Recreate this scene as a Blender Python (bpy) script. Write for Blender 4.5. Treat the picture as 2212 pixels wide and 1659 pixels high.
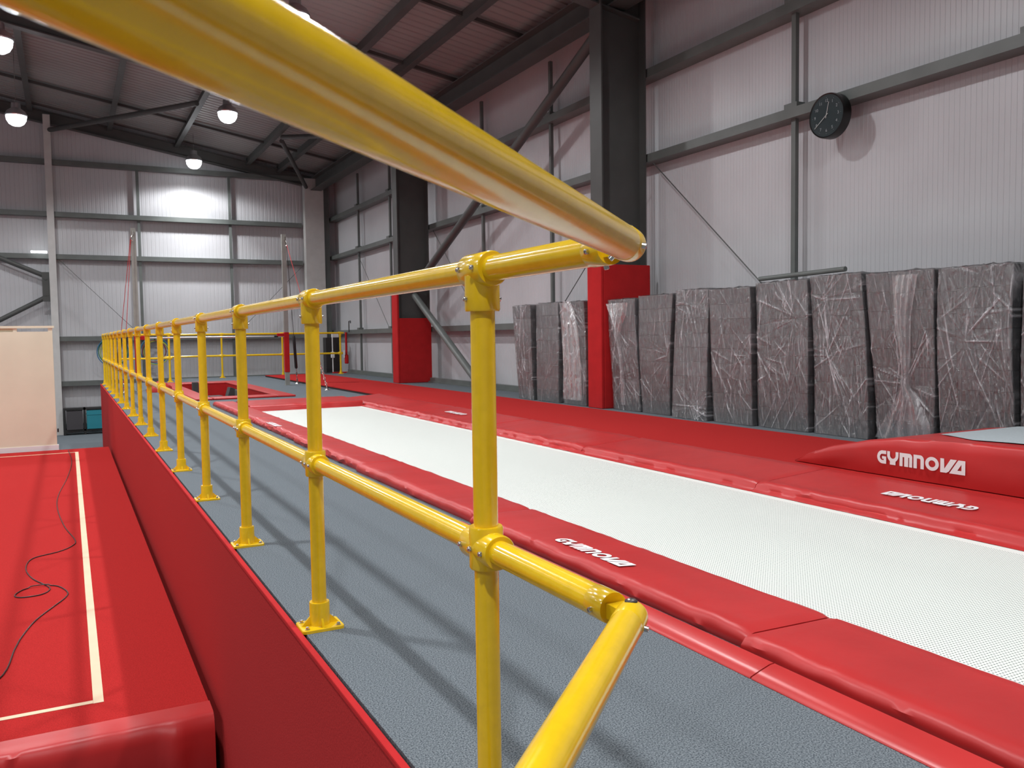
import bpy, bmesh, math, random
from mathutils import Vector, Matrix, noise
from mathutils.geometry import tessellate_polygon
PI = math.pi
random.seed(7)
for o in list(bpy.data.objects): bpy.data.objects.remove(o)
S = bpy.context.scene
COL = S.collection

# ------------------------------------------------------------------ camera
cd = bpy.data.cameras.new('camera'); cam = bpy.data.objects.new('camera', cd); COL.objects.link(cam)
R = Vector((0.887535, -0.460523, -0.014181)); U = Vector((0.038736, 0.043914, 0.998284)); F = Vector((0.45911, 0.886561, -0.056814))
cam.matrix_world = Matrix(((R.x, U.x, -F.x, 0), (R.y, U.y, -F.y, 0), (R.z, U.z, -F.z, 0.971), (0, 0, 0, 1)))
cd.sensor_fit = 'HORIZONTAL'; cd.sensor_width = 36; cd.lens = 1850 / 2212 * 36
cd.clip_start = 0.02; cd.clip_end = 200
cd.dof.use_dof = True; cd.dof.focus_distance = 2.4; cd.dof.aperture_fstop = 18
S.camera = cam
# ------------------------------------------------------------------ world, exposure
w = bpy.data.worlds.new('world'); S.world = w; w.use_nodes = True
w.node_tree.nodes['Background'].inputs[0].default_value = (0.75, 0.8, 0.9, 1)
w.node_tree.nodes['Background'].inputs[1].default_value = 0.05
S.view_settings.view_transform = 'Standard'; S.view_settings.look = 'None'
S.view_settings.gamma = 1; S.view_settings.use_curve_mapping = False
S.view_settings.exposure = 0.2
LAMP_XS = (3.1, -0.75, -4.6, -8.4)
LAMP_YS = {3.1: (23.75, 18.5, 12.6, 7.2, 1.4), -0.75: (20.5, 15.5, 10.0, 4.6, -1.0), -4.6: (21.0, 14.0, 7.0, 0.0), -8.4: (21.0, 14.0, 7.0, 0.0)}
LAMP_Z = 5.6
SPOT_W = 620
LENS_STRENGTH = 12

# ------------------------------------------------------------------ materials
def mat(name, col, rough=0.5, metal=0.0, noise_amt=0.0, noise_scale=5.0, bump=0.0, bump_scale=20.0, coat=0.0, spec=0.5, sheen=0.0, col2=None, detail=3.0, emit=None):
    m = bpy.data.materials.new(name); m.use_nodes = True
    nt = m.node_tree; b = nt.nodes['Principled BSDF']
    b.inputs['Base Color'].default_value = (*col, 1)
    b.inputs['Roughness'].default_value = rough; b.inputs['Metallic'].default_value = metal
    b.inputs['Specular IOR Level'].default_value = spec
    b.inputs['Coat Weight'].default_value = coat; b.inputs['Coat Roughness'].default_value = 0.08
    b.inputs['Sheen Weight'].default_value = sheen
    tc = nt.nodes.new('ShaderNodeTexCoord')
    if noise_amt > 0 or col2:
        n = nt.nodes.new('ShaderNodeTexNoise'); n.inputs['Scale'].default_value = noise_scale; n.inputs['Detail'].default_value = detail
        nt.links.new(tc.outputs['Object'], n.inputs['Vector'])
        r = nt.nodes.new('ShaderNodeValToRGB')
        c2 = col2 or tuple(min(1, c * (1 + noise_amt)) for c in col)
        c1 = col if col2 else tuple(c * (1 - noise_amt) for c in col)
        r.color_ramp.elements[0].position = 0.35; r.color_ramp.elements[1].position = 0.65
        r.color_ramp.elements[0].color = (*c1, 1); r.color_ramp.elements[1].color = (*c2, 1)
        nt.links.new(n.outputs['Fac'], r.inputs[0]); nt.links.new(r.outputs[0], b.inputs['Base Color'])
    if bump > 0:
        n = nt.nodes.new('ShaderNodeTexNoise'); n.inputs['Scale'].default_value = bump_scale; n.inputs['Detail'].default_value = 4
        nt.links.new(tc.outputs['Object'], n.inputs['Vector'])
        bp = nt.nodes.new('ShaderNodeBump'); bp.inputs['Strength'].default_value = bump; bp.inputs['Distance'].default_value = 0.01
        nt.links.new(n.outputs['Fac'], bp.inputs['Height']); nt.links.new(bp.outputs[0], b.inputs['Normal'])
    if emit:
        b.inputs['Emission Color'].default_value = (*emit[0], 1); b.inputs['Emission Strength'].default_value = emit[1]
    return m

M = {}
M['yellow'] = mat('yellow_powder_coat', (0.90, 0.575, 0.010), 0.2, noise_amt=0.04, noise_scale=30, coat=0.35, bump=0.03, bump_scale=60)
M['steel'] = mat('bright_zinc', (0.62, 0.6, 0.56), 0.25, 1.0)
M['chrome'] = mat('chrome_bar', (0.85, 0.86, 0.86), 0.3, 0.8)
M['galv'] = mat('grey_metal_post', (0.36, 0.37, 0.34), 0.45, 0.3, noise_amt=0.08)
M['girt'] = mat('grey_green_steel', (0.135, 0.15, 0.142), 0.45, noise_amt=0.1, noise_scale=3)
M['darksteel'] = mat('dark_grey_steel', (0.080, 0.083, 0.079), 0.5, noise_amt=0.08, noise_scale=3)
M['whitesteel'] = mat('pale_painted_steel', (0.60, 0.59, 0.57), 0.5, noise_amt=0.04)
M['wall'] = mat('white_profiled_sheet', (0.60, 0.60, 0.62), 0.38, noise_amt=0.05, noise_scale=0.7, spec=0.4)
M['roof'] = mat('white_roof_liner', (0.33, 0.33, 0.32), 0.45, noise_amt=0.05, noise_scale=0.9, spec=0.3)
M['vinyl'] = mat('red_vinyl', (0.50, 0.026, 0.026), 0.38, noise_amt=0.07, noise_scale=2.2, bump=0.10, bump_scale=14, spec=0.4)
M['vinyl_wet'] = mat('red_glossy_edging', (0.56, 0.035, 0.034), 0.3, noise_amt=0.05, noise_scale=4)
M['redcarpet'] = mat('red_carpet', (0.44, 0.022, 0.021), 0.95, noise_amt=0.16, noise_scale=160, bump=0.3, bump_scale=300, sheen=0.0, spec=0.1)
M['fascia'] = mat('red_board_carpet', (0.46, 0.031, 0.031), 0.9, noise_amt=0.14, noise_scale=150, bump=0.15, bump_scale=260, sheen=0.0, spec=0.1)
M['redpad'] = mat('red_column_padding', (0.50, 0.018, 0.020), 0.85, noise_amt=0.06, noise_scale=6, spec=0.2)
M['carpet'] = mat('blue_grey_carpet', (0.060, 0.072, 0.085), 0.97, col2=(0.235, 0.265, 0.285), noise_scale=240, spec=0.05, detail=8)
M['tape'] = mat('cream_tape', (0.78, 0.62, 0.42), 0.6, noise_amt=0.03)
M['black'] = mat('black_rubber', (0.018, 0.018, 0.018), 0.5)
M['foamblack'] = mat('dark_foam_edge', (0.035, 0.03, 0.03), 0.9)
M['cord'] = mat('black_cable', (0.03, 0.02, 0.02), 0.45)
M['foam'] = mat('charcoal_foam', (0.104, 0.109, 0.112), 0.9, noise_amt=0.08, noise_scale=9, bump=0.2, bump_scale=120, spec=0.15)
M['foam2'] = mat('charcoal_foam_light', (0.138, 0.144, 0.147), 0.9, noise_amt=0.08, noise_scale=9, bump=0.2, bump_scale=120, spec=0.15)
M['foam3'] = mat('charcoal_foam_dark', (0.086, 0.088, 0.090), 0.9, noise_amt=0.08, noise_scale=9, bump=0.2, bump_scale=120, spec=0.15)
M['greyvinyl'] = mat('pale_grey_carpet_top', (0.42, 0.47, 0.49), 0.9, noise_amt=0.05, noise_scale=80)
M['white'] = mat('white_print', (0.86, 0.86, 0.86), 0.5)
M['beige'] = mat('beige_board', (0.78, 0.76, 0.58), 0.6, noise_amt=0.03, noise_scale=2)
M['clockface'] = mat('dark_clock_face', (0.048, 0.064, 0.068), 0.03)
M['clockrim'] = mat('black_clock_rim', (0.006, 0.006, 0.006), 0.35)
M['teal'] = mat('teal_plastic', (0.02, 0.24, 0.30), 0.5)
M['greybox'] = mat('dark_grey_box', (0.06, 0.055, 0.06), 0.6)
M['redcord'] = mat('red_cord', (0.55, 0.03, 0.03), 0.6)
M['hoopblue'] = mat('blue_hoop', (0.02, 0.15, 0.30), 0.35)
M['hoopgreen'] = mat('green_hoop', (0.02, 0.18, 0.09), 0.35)
M['hoopyellow'] = mat('lime_hoop', (0.45, 0.50, 0.06), 0.35)
M['hoopred'] = mat('maroon_hoop', (0.18, 0.02, 0.03), 0.35)
M['reflector'] = mat('lamp_reflector', (0.55, 0.56, 0.58), 0.3, 0.9)
M['lens'] = mat('lit_lens', (1, 1, 1), 0.5, emit=((0.93, 0.97, 1.0), LENS_STRENGTH))
M['tubelight'] = mat('lit_tube', (1, 1, 1), 0.5, emit=((0.95, 0.98, 1.0), 3.0))

def film_mat(name, white, gloss):
    m = bpy.data.materials.new(name); m.use_nodes = True; nt = m.node_tree
    for n in list(nt.nodes): nt.nodes.remove(n)
    out = nt.nodes.new('ShaderNodeOutputMaterial'); tr = nt.nodes.new('ShaderNodeBsdfTransparent')
    gl = nt.nodes.new('ShaderNodeBsdfGlossy'); gl.inputs['Roughness'].default_value = 0.22; gl.inputs['Color'].default_value = (1, 1, 1, 1)
    df = nt.nodes.new('ShaderNodeBsdfDiffuse'); df.inputs['Color'].default_value = (0.85, 0.83, 0.86, 1)
    lw = nt.nodes.new('ShaderNodeLayerWeight'); lw.inputs['Blend'].default_value = 0.25
    tc = nt.nodes.new('ShaderNodeTexCoord'); n = nt.nodes.new('ShaderNodeTexNoise'); n.inputs['Scale'].default_value = 9; n.inputs['Detail'].default_value = 6; n.inputs['Distortion'].default_value = .8
    mp = nt.nodes.new('ShaderNodeMapping'); mp.inputs['Scale'].default_value = (1, 3.5, 0.9)
    nt.links.new(tc.outputs['Object'], mp.inputs[0]); nt.links.new(mp.outputs[0], n.inputs['Vector'])
    bp = nt.nodes.new('ShaderNodeBump'); bp.inputs['Strength'].default_value = 0.9; bp.inputs['Distance'].default_value = 0.04
    nt.links.new(n.outputs['Fac'], bp.inputs['Height'])
    for q in (gl, lw): nt.links.new(bp.outputs[0], q.inputs['Normal'])
    m1 = nt.nodes.new('ShaderNodeMixShader')
    n2 = nt.nodes.new('ShaderNodeTexNoise'); n2.inputs['Scale'].default_value = 5; n2.inputs['Detail'].default_value = 7; n2.inputs['Distortion'].default_value = 1.5
    mp2 = nt.nodes.new('ShaderNodeMapping'); mp2.inputs['Scale'].default_value = (1, 6.0, 1.1); mp2.inputs['Rotation'].default_value = (.35, 0, 0)
    nt.links.new(tc.outputs['Object'], mp2.inputs[0]); nt.links.new(mp2.outputs[0], n2.inputs['Vector'])
    mr = nt.nodes.new('ShaderNodeMapRange'); mr.inputs['From Min'].default_value = .56; mr.inputs['From Max'].default_value = .72
    mr.inputs['To Min'].default_value = white; mr.inputs['To Max'].default_value = white+.14
    nt.links.new(n2.outputs['Fac'], mr.inputs['Value'])
    at = nt.nodes.new('ShaderNodeAttribute'); at.attribute_name = 'crease'
    cr = nt.nodes.new('ShaderNodeMath'); cr.operation = 'MULTIPLY_ADD'; cr.inputs[1].default_value = .42; nt.links.new(at.outputs['Fac'], cr.inputs[0]); nt.links.new(mr.outputs[0], cr.inputs[2]); nt.links.new(cr.outputs[0], m1.inputs[0])
    nt.links.new(tr.outputs[0], m1.inputs[1]); nt.links.new(df.outputs[0], m1.inputs[2])
    ma = nt.nodes.new('ShaderNodeMath'); ma.operation = 'MULTIPLY_ADD'; ma.inputs[1].default_value = 0.7; ma.inputs[2].default_value = gloss
    nt.links.new(lw.outputs['Fresnel'], ma.inputs[0])
    m2 = nt.nodes.new('ShaderNodeMixShader'); nt.links.new(ma.outputs[0], m2.inputs[0])
    nt.links.new(m1.outputs[0], m2.inputs[1]); nt.links.new(gl.outputs[0], m2.inputs[2])
    nt.links.new(m2.outputs[0], out.inputs[0]); return m
M['film'] = film_mat('clear_film', 0.06, 0.14)
M['filmdense'] = film_mat('gathered_film', 0.10, 0.14)

def mesh_bed():
    m = mat('white_woven_mesh', (0.80, 0.83, 0.78), 0.55, spec=0.3); nt = m.node_tree; b = nt.nodes['Principled BSDF']
    tc = nt.nodes.new('ShaderNodeTexCoord'); sx = nt.nodes.new('ShaderNodeSeparateXYZ'); nt.links.new(tc.outputs['Object'], sx.inputs[0])
    def mth(op, a, bb=None):
        q = nt.nodes.new('ShaderNodeMath'); q.operation = op
        for i, v in enumerate((a, bb)):
            if v is None: continue
            if isinstance(v, (int, float)): q.inputs[i].default_value = v
            else: nt.links.new(v, q.inputs[i])
        return q.outputs[0]
    k = 1 / 0.013
    u = mth('MULTIPLY', sx.outputs[0], k); v = mth('MULTIPLY', sx.outputs[1], k)
    a = mth('ABSOLUTE', mth('SUBTRACT', mth('FRACT', mth('ADD', u, 500)), 0.5)); c = mth('ABSOLUTE', mth('SUBTRACT', mth('FRACT', mth('ADD', v, 500)), 0.5))
    hole = mth('LESS_THAN', mth('MAXIMUM', a, c), 0.215)
    # webbing bands along the two long edges and the end have no holes
    inside = mth('LESS_THAN', mth('ABSOLUTE', mth('SUBTRACT', sx.outputs[0], 0.0)), 0.70)
    hole = mth('MULTIPLY', hole, inside)
    mx = nt.nodes.new('ShaderNodeMix'); mx.data_type = 'RGBA'; nt.links.new(hole, mx.inputs['Factor'])
    mx.inputs['A'].default_value = (0.82, 0.85, 0.80, 1); mx.inputs['B'].default_value = (0.16, 0.20, 0.17, 1)
    nt.links.new(mx.outputs['Result'], b.inputs['Base Color']); return m
M['bed'] = mesh_bed()

# ------------------------------------------------------------------ mesh builder
def world_of(o):
    v = Vector((0, 0, 0))
    while o: v = v + o.location; o = o.parent
    return v
class MB:
    def __init__(s): s.v = []; s.f = []
    def add(s, vs, fs):
        k = len(s.v); s.v += [Vector(q) for q in vs]; s.f += [tuple(i + k for i in f) for f in fs]; return s
    def box(s, x0, x1, y0, y1, z0, z1):
        return s.add([(x0,y0,z0),(x1,y0,z0),(x1,y1,z0),(x0,y1,z0),(x0,y0,z1),(x1,y0,z1),(x1,y1,z1),(x0,y1,z1)],
                     [(3,2,1,0),(4,5,6,7),(0,1,5,4),(1,2,6,5),(2,3,7,6),(3,0,4,7)])
    def hexa(s, p): return s.add(p, [(3,2,1,0),(4,5,6,7),(0,1,5,4),(1,2,6,5),(2,3,7,6),(3,0,4,7)])
    def ring(s, c, ax, r, n, ref=None):
        ax = Vector(ax).normalized(); t = Vector(ref) if ref else (Vector((0,0,1)) if abs(ax.z) < .9 else Vector((1,0,0)))
        a = ax.cross(t).normalized(); b = ax.cross(a)
        return [Vector(c) + a * (r * math.cos(2*PI*i/n)) + b * (r * math.sin(2*PI*i/n)) for i in range(n)]
    def lathe(s, prof, o, ax, n=24):   # prof: (dist along axis, radius)
        ax = Vector(ax).normalized(); o = Vector(o); k = len(s.v)
        for d, r in prof: s.v += s.ring(o + ax * d, ax, max(r, 1e-5), n)
        for j in range(len(prof) - 1):
            for i in range(n):
                a = k + j*n + i; b = k + j*n + (i+1) % n
                s.f.append((b, a, a + n, b + n))
        s.f.append(tuple(k + i for i in range(n))); s.f.append(tuple(k + (len(prof)-1)*n + n-1-i for i in range(n)))
        return s
    def cyl(s, p0, p1, r, n=24, r2=None):
        p0 = Vector(p0); p1 = Vector(p1); L = (p1-p0).length
        return s.lathe([(0, r), (L, r if r2 is None else r2)], p0, p1-p0, n)
    def bar(s, p0, p1, wd, h, up=(0,0,1)):   # rectangular bar
        p0 = Vector(p0); p1 = Vector(p1); ax = (p1-p0).normalized(); a = ax.cross(Vector(up)).normalized(); b = a.cross(ax)
        c = [a*(-wd/2)+b*(-h/2), a*(wd/2)+b*(-h/2), a*(wd/2)+b*(h/2), a*(-wd/2)+b*(h/2)]
        return s.add([p0+q for q in c] + [p1+q for q in c], [(3,2,1,0),(4,5,6,7),(0,1,5,4),(1,2,6,5),(2,3,7,6),(3,0,4,7)])
    def tube(s, pts, r, n=8, closed=False):
        pts = [Vector(q) for q in pts]; k = len(s.v); m = len(pts)
        prev = None
        for i, q in enumerate(pts):
            if closed: d = pts[(i+1) % m] - pts[i-1]
            else: d = pts[min(i+1, m-1)] - pts[max(i-1, 0)]
            d.normalize()
            if prev is None:
                t = Vector((0,0,1)) if abs(d.z) < .9 else Vector((1,0,0)); a = d.cross(t).normalized()
            else: a = (prev - d * prev.dot(d)).normalized()
            prev = a; b = d.cross(a)
            s.v += [q + a*(r*math.cos(2*PI*j/n)) + b*(r*math.sin(2*PI*j/n)) for j in range(n)]
        for i in range(m if closed else m-1):
            for j in range(n):
                a_ = k+i*n+j; b_ = k+i*n+(j+1) % n; c_ = k+((i+1) % m)*n+(j+1) % n; d_ = k+((i+1) % m)*n+j
                s.f.append((a_, b_, c_, d_))
        if not closed:
            s.f.append(tuple(k+n-1-j for j in range(n))); s.f.append(tuple(k+(m-1)*n+j for j in range(n)))
        return s
    def grid(s, fn, nu, nv, flip=False):
        k = len(s.v)
        for i in range(nu+1):
            for j in range(nv+1): s.v.append(Vector(fn(i/nu, j/nv)))
        for i in range(nu):
            for j in range(nv):
                a = k+i*(nv+1)+j; q = (a, a+nv+1, a+nv+2, a+1); s.f.append(q[::-1] if flip else q)
        return s
    def extr(s, prof, y0, y1, ny=1, fn=None, axis='Y', cap=True):   # closed profile (x,z) swept along Y
        k = len(s.v); n = len(prof)
        for j in range(ny+1):
            y = y0 + (y1-y0)*j/ny
            for i, (x, z) in enumerate(prof):
                q = Vector((x, y, z)) if axis == 'Y' else Vector((y, x, z))
                if fn: q = fn(q, i, j)
                s.v.append(q)
        for j in range(ny):
            for i in range(n):
                a = k+j*n+i; b = k+j*n+(i+1) % n; s.f.append((a, b, b+n, a+n))
        if cap:
            s.f.append(tuple(k+n-1-i for i in range(n))); s.f.append(tuple(k+ny*n+i for i in range(n)))
        return s
    def build(s, name, m, parent=None, ang=35, at=None, bevel=0, fixn=True):
        me = bpy.data.meshes.new(name); o = bpy.data.objects.new(name, me); COL.objects.link(o)
        if parent is not None:
            org = world_of(parent); o.parent = parent
        elif at is not None: org = Vector(at); o.location = org
        else:
            xs = [q.x for q in s.v]; ys = [q.y for q in s.v]; zs = [q.z for q in s.v]
            org = Vector(((min(xs)+max(xs))/2, (min(ys)+max(ys))/2, min(zs))); o.location = org
        me.from_pydata([q - org for q in s.v], [], s.f)
        if fixn:
            bm = bmesh.new(); bm.from_mesh(me); bmesh.ops.recalc_face_normals(bm, faces=bm.faces); bm.to_mesh(me); bm.free()
        me.materials.append(m if not isinstance(m, str) else M[m])
        if ang:
            for q in me.polygons: q.use_smooth = True
            me.set_sharp_from_angle(angle=math.radians(ang))
        if bevel:
            bv = o.modifiers.new('bevel', 'BEVEL'); bv.width = bevel; bv.segments = 2; bv.limit_method = 'ANGLE'; bv.angle_limit = math.radians(40)
        me.update(); return o
def thing(name, loc, label, cat, group=None, rz=0):
    o = bpy.data.objects.new(name, None); COL.objects.link(o); o.location = loc; o.rotation_euler = (0, 0, rz); o.empty_display_size = .1
    return tag(o, label, cat, group)
def tag(o, label, cat, group=None):
    o['label'] = label; o['category'] = cat
    if group: o['group'] = group
    return o
def struct(o): o['kind'] = 'structure'; return o
def cp(src, parent, loc, rz=0):
    c = src.copy(); COL.objects.link(c); c.parent = parent; c.location = Vector(loc); c.rotation_euler = (0, 0, rz)
    for g in src.children:
        d = g.copy(); COL.objects.link(d); d.parent = c
    return c

# ------------------------------------------------------------------ the setting
WX, WY = 7.12, 24.95       # right wall and far wall
LX, NY, FZ = -14.1, -6.0, -1.4
RX0, RZ0, RS = 7.12, 5.60, 0.174      # roof sheet at the right eave and its slope
def roofz(x): return RZ0 + RS * (RX0 - x) if x > -3.5 else RZ0 + RS * (RX0 + 3.5) - RS * (-3.5 - x)
struct(MB().box(LX, WX, NY, WY, FZ-.1, FZ).build('floor', 'carpet', ang=0))
# raised platform: slabs round the trampoline well and the foam pit, carpeted top
deck = MB()
WELL = (2.15, 3.86, -2.2, 12.2); PIT = (2.02, 3.08, 14.75, 19.6)
def slab(x0, x1, y0, y1): deck.box(x0, x1, y0, y1, -.1, 0)
slab(0.66, WELL[0], 1.25, 12.2); slab(WELL[1], WX, NY, 12.2); slab(-.9, WELL[0], NY, -.2)
deck.extr([(0.66, -.1), (0.66, 0), (WELL[0], 0), (WELL[0], -.1)], 0, 0, 1, cap=False)
# diagonal corner piece under the camera
vs = [(-.88, -.2), (WELL[0], -.2), (WELL[0], 1.25), (0.66, 1.25), (0.60, 1.12)]
deck.add([(x, y, -.1) for x, y in vs] + [(x, y, 0) for x, y in vs], [tuple(range(4, -1, -1)), tuple(range(5, 10))] + [(i, (i+1) % 5, (i+1) % 5+5, i+5) for i in range(5)])
slab(WELL[0]-1.71, WELL[1], NY, -2.2)
slab(.66, WX, 12.2, 14.75); slab(.66, PIT[0], 14.75, 19.6); slab(PIT[1], WX, 14.75, 19.6); slab(.66, WX, 19.6, 21.45); slab(2.2, WX, 21.45, 22.95)
struct(deck.build('floor', 'carpet', ang=0, at=(0, 0, 0)))

def ribbed_wall(name, along, fixed, a0, a1, z0, zf, period, depth, m):
    b = MB(); n = int((a1-a0)/period); prof = []
    for i in range(n):
        a = a0 + i*period; prof += [(a, 0), (a+period*.78, 0), (a+period*.84, depth), (a+period*.94, depth)]
    prof.append((a1, 0)); k = 0
    vs = []; fs = []
    for a, d in prof:
        for z in (z0, zf(a)):
            vs.append((fixed+d, a, z) if along == 'Y' else (a, fixed+d, z))
    for i in range(len(prof)-1): fs.append((2*i, 2*i+2, 2*i+3, 2*i+1))
    # outer face gives the wall its thickness
    t = 0.12; j = len(vs)
    for a in (a0, a1):
        for z in (z0, zf(a)): vs.append((fixed+t, a, z) if along == 'Y' else (a, fixed+t, z))
    fs.append((j, j+2, j+3, j+1))
    return struct(b.add(vs, fs).build(name, m, ang=0, fixn=False, at=(0, 0, 0)))
ribbed_wall('wall_right', 'Y', WX, NY, WY, FZ, lambda a: RZ0+.1, 0.052, .003, 'wall')
ribbed_wall('wall_back', 'X', WY, -3.5, WX, FZ, lambda a: roofz(a)+.1, 0.10, .005, 'wall')
ribbed_wall('wall_back', 'X', WY, LX, -3.5, FZ, lambda a: roofz(a)+.1, 0.10, .005, 'wall')
struct(MB().box(LX-.1, LX, NY, WY, FZ, 6.4).build('wall_left', 'wall', ang=0))
struct(MB().box(LX, WX, NY-.1, NY, FZ, 7.6).build('wall_front', 'wall', ang=0))
# roof liner, ribs run down the slope
def roof(xa, xb):
    b = MB(); per = .20; n = int((WY-NY)/per); vs = []; fs = []
    for i in range(n):
        y = NY + i*per
        for q, d in ((0, 0), (.72, 0), (.78, .018), (.94, .018)):
            yy = y+per*q; vs += [(xa, yy, roofz(xa)+d), (xb, yy, roofz(xb)+d)]
    vs += [(xa, WY+.1, roofz(xa)), (xb, WY+.1, roofz(xb))]
    for i in range(len(vs)//2-1): fs.append((2*i, 2*i+1, 2*i+3, 2*i+2))
    k = len(vs)
    vs += [(xa, NY, roofz(xa)+.15), (xb, NY, roofz(xb)+.15), (xa, WY+.1, roofz(xa)+.15), (xb, WY+.1, roofz(xb)+.15)]; fs.append((k, k+1, k+3, k+2))
    struct(b.add(vs, fs).build('ceiling', 'roof', ang=0, fixn=False, at=(0, 0, 0)))
roof(WX+.2, -3.5); roof(-3.5, LX-.1)

# ------------------------------------------------------------------ steel frame
def ibeam_col(x0, x1, y, fw, z0, z1, t=.02):   # web in X, flanges across Y
    b = MB(); b.box(x0, x0+t, y-fw/2, y+fw/2, z0, z1); b.box(x1-t, x1, y-fw/2, y+fw/2, z0, z1); b.box(x0+t, x1-t, y-.008, y+.008, z0, z1); return b
CY = (9.46, 17.14, 24.78)
tag(ibeam_col(6.17, 6.87, 9.46, .27, 0, 5.5).build('steel_column', 'darksteel', ang=0), 'tall dark grey steel column rising between the wrapped foam bundles', 'column')
tag(ibeam_col(6.17, 6.87, 17.14, .27, 0, 5.5).build('steel_column', 'darksteel', ang=0), 'dark grey steel column further back with two round braces meeting at it', 'column')
c = ibeam_col(6.14, 6.68, 24.62, .26, 0, 5.5).box(6.16, 6.66, 24.49, 24.50, 0, 5.5)
tag(c.build('steel_column', 'whitesteel', ang=0), 'pale broad steel column in the far right corner of the hall', 'column')
tag(MB().box(6.69, 6.86, 24.6, 24.9, 0, 5.5).build('steel_column', 'girt', ang=0), 'narrow grey corner post right of the pale broad corner column', 'column')
tag(MB().box(-.33, -.17, 24.5, 24.9, FZ, 6.62).build('steel_column', 'whitesteel', ang=0), 'slim pale column on the far wall behind the beige board', 'column')
# red padding
tag(MB().box(6.12, 6.165, 9.29, 9.62, 0, 1.87).box(6.165, 6.90, 9.29, 9.318, 0, 1.87).box(6.165, 6.90, 9.60, 9.62, 0, 1.87).build('column_pad', 'redpad', ang=0, bevel=.012),
    'tall red padding wrapped round the column between the foam bundles', 'column padding')
b = MB().box(6.12, 6.165, 16.97, 17.31, 0, 1.85).box(6.165, 6.88, 16.97, 16.995, 0, 1.36).box(6.165, 6.88, 17.285, 17.31, 0, 1.85)
tag(b.build('column_pad', 'redpad', ang=0, bevel=.012), 'red padding wrapped round the farther dark column below the braces', 'column padding')
# girts on right wall: C sections
def csec(y0, y1, z0, z1, x0=6.90, x1=WX-.004):
    b = MB(); b.box(x0, x0+.008, y0, y1, z0, z1); b.box(x0+.008, x1, y0, y1, z0, z0+.008); b.box(x0+.008, x1, y0, y1, z1-.008, z1); return b
for z0, z1, lab in ((4.33, 4.44, 'top horizontal grey rail along the right wall near the ceiling'), (3.23, 3.335, 'long horizontal grey rail on the right wall that carries the clock'),
                    (1.07, 1.18, 'low horizontal grey rail on the right wall at handrail height')):
    tag(csec(NY+.05, 24.85, z0, z1).build('wall_rail', 'girt', ang=0), lab, 'wall rail', 'horizontal rails on the right wall')
tag(MB().box(6.80, 6.89, 9.7, 16.9, .0, .10).box(6.76, 6.8, 9.7, 16.9, 0, .03).build('base_rail', 'girt', ang=0), 'low grey steel kerb at foot of right wall between the two columns', 'kerb')
tag(MB().box(6.80, 6.89, 17.4, 22.9, .0, .10).box(6.76, 6.8, 17.4, 22.9, 0, .03).build('base_rail', 'girt', ang=0), 'low grey steel kerb at foot of right wall beyond the second column', 'kerb')
vlab = {4.27: 'beyond the clock at the right edge', 6.83: 'left of the clock', 12.0: 'first behind the tall column', 14.55: 'between the columns, crossed by the upper brace', 19.7: 'just beyond the farther padded column', 22.2: 'last before the far right corner'}
for y, t in vlab.items():
    b = MB().box(6.955, 7.005, y-.03, y+.03, 0.03, 1.07).box(6.955, 7.005, y-.03, y+.03, 1.18, 3.23).box(6.955, 7.005, y-.03, y+.03, 3.335, 4.33).box(6.955, 7.005, y-.03, y+.03, 4.44, 5.3)
    for z in (1.18, 3.335, 4.44): b.box(6.90, 7.02, y-.10, y+.08, z, z+.05)
    tag(b.build('wall_post', 'girt', ang=0), 'thin vertical grey bar on the right wall, ' + t, 'wall bar', 'vertical bars on the right wall')
# girts on far wall
for z, x1, t in ((5.45, 6.6, 'highest, just under the sloping rafter'), (4.14, 6.1, 'crossing the pool of lamp light'), (3.07, 6.1, 'level with the tops of the bar posts'), (0.98, 6.1, 'behind the far yellow handrail'), (-.17, 6.1, 'lowest, ending behind the red platform front')):
    y0 = 24.72; b = MB().box(-9, x1, y0, y0+.008, z, z+.12).box(-9, x1, y0+.008, WY-.004, z, z+.008).box(-9, x1, y0+.008, WY-.004, z+.112, z+.12)
    tag(b.build('wall_rail', 'girt', ang=0), 'horizontal grey rail on the far wall, ' + t, 'wall rail', 'horizontal rails on the far wall')
for x, t in ((1.80, 'left one, behind the left bar post'), (4.13, 'right one, between the bar posts'), (-2.8, 'hidden side left of the pale column')):
    b = MB()
    for z0, z1 in ((FZ, -.17), (-.05, .98), (1.10, 3.07), (3.19, 4.14), (4.26, 5.45)): b.box(x-.035, x+.035, 24.78, 24.84, z0, z1)
    tag(b.build('wall_post', 'girt', ang=0), 'thin vertical grey bar on the far wall, ' + t, 'wall bar', 'vertical bars on the far wall')
# rafters (along the slope) and purlins (along the hall)
def rafter(y, d0, d1, wd, lab):
    b = MB()
    def seg(xa, xb):
        za, zb = roofz(xa), roofz(xb)
        for (u, v, hw) in ((d1, d1-.02, wd/2), (d0, d0+.02, wd/2), (d1-.02, d0+.02, .006)):
            b.hexa([(xa, y-hw, za-u), (xb, y-hw, zb-u), (xb, y+hw, zb-u), (xa, y+hw, za-u), (xa, y-hw, za-v), (xb, y-hw, zb-v), (xb, y+hw, zb-v), (xa, y+hw, za-v)])
    seg(-3.5, 6.8); seg(-3.5, LX+.1)
    return tag(b.build('roof_rafter', 'darksteel', ang=0), lab, 'rafter', 'sloping rafters across the hall')
rafter(24.76, .14, .44, .2, 'sloping dark rafter against the far wall below the roof')
rafter(17.14, .19, .60, .2, 'sloping dark rafter above the farther padded column')
rafter(9.46, .19, .60, .2, 'sloping dark rafter above the nearer tall column')
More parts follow.
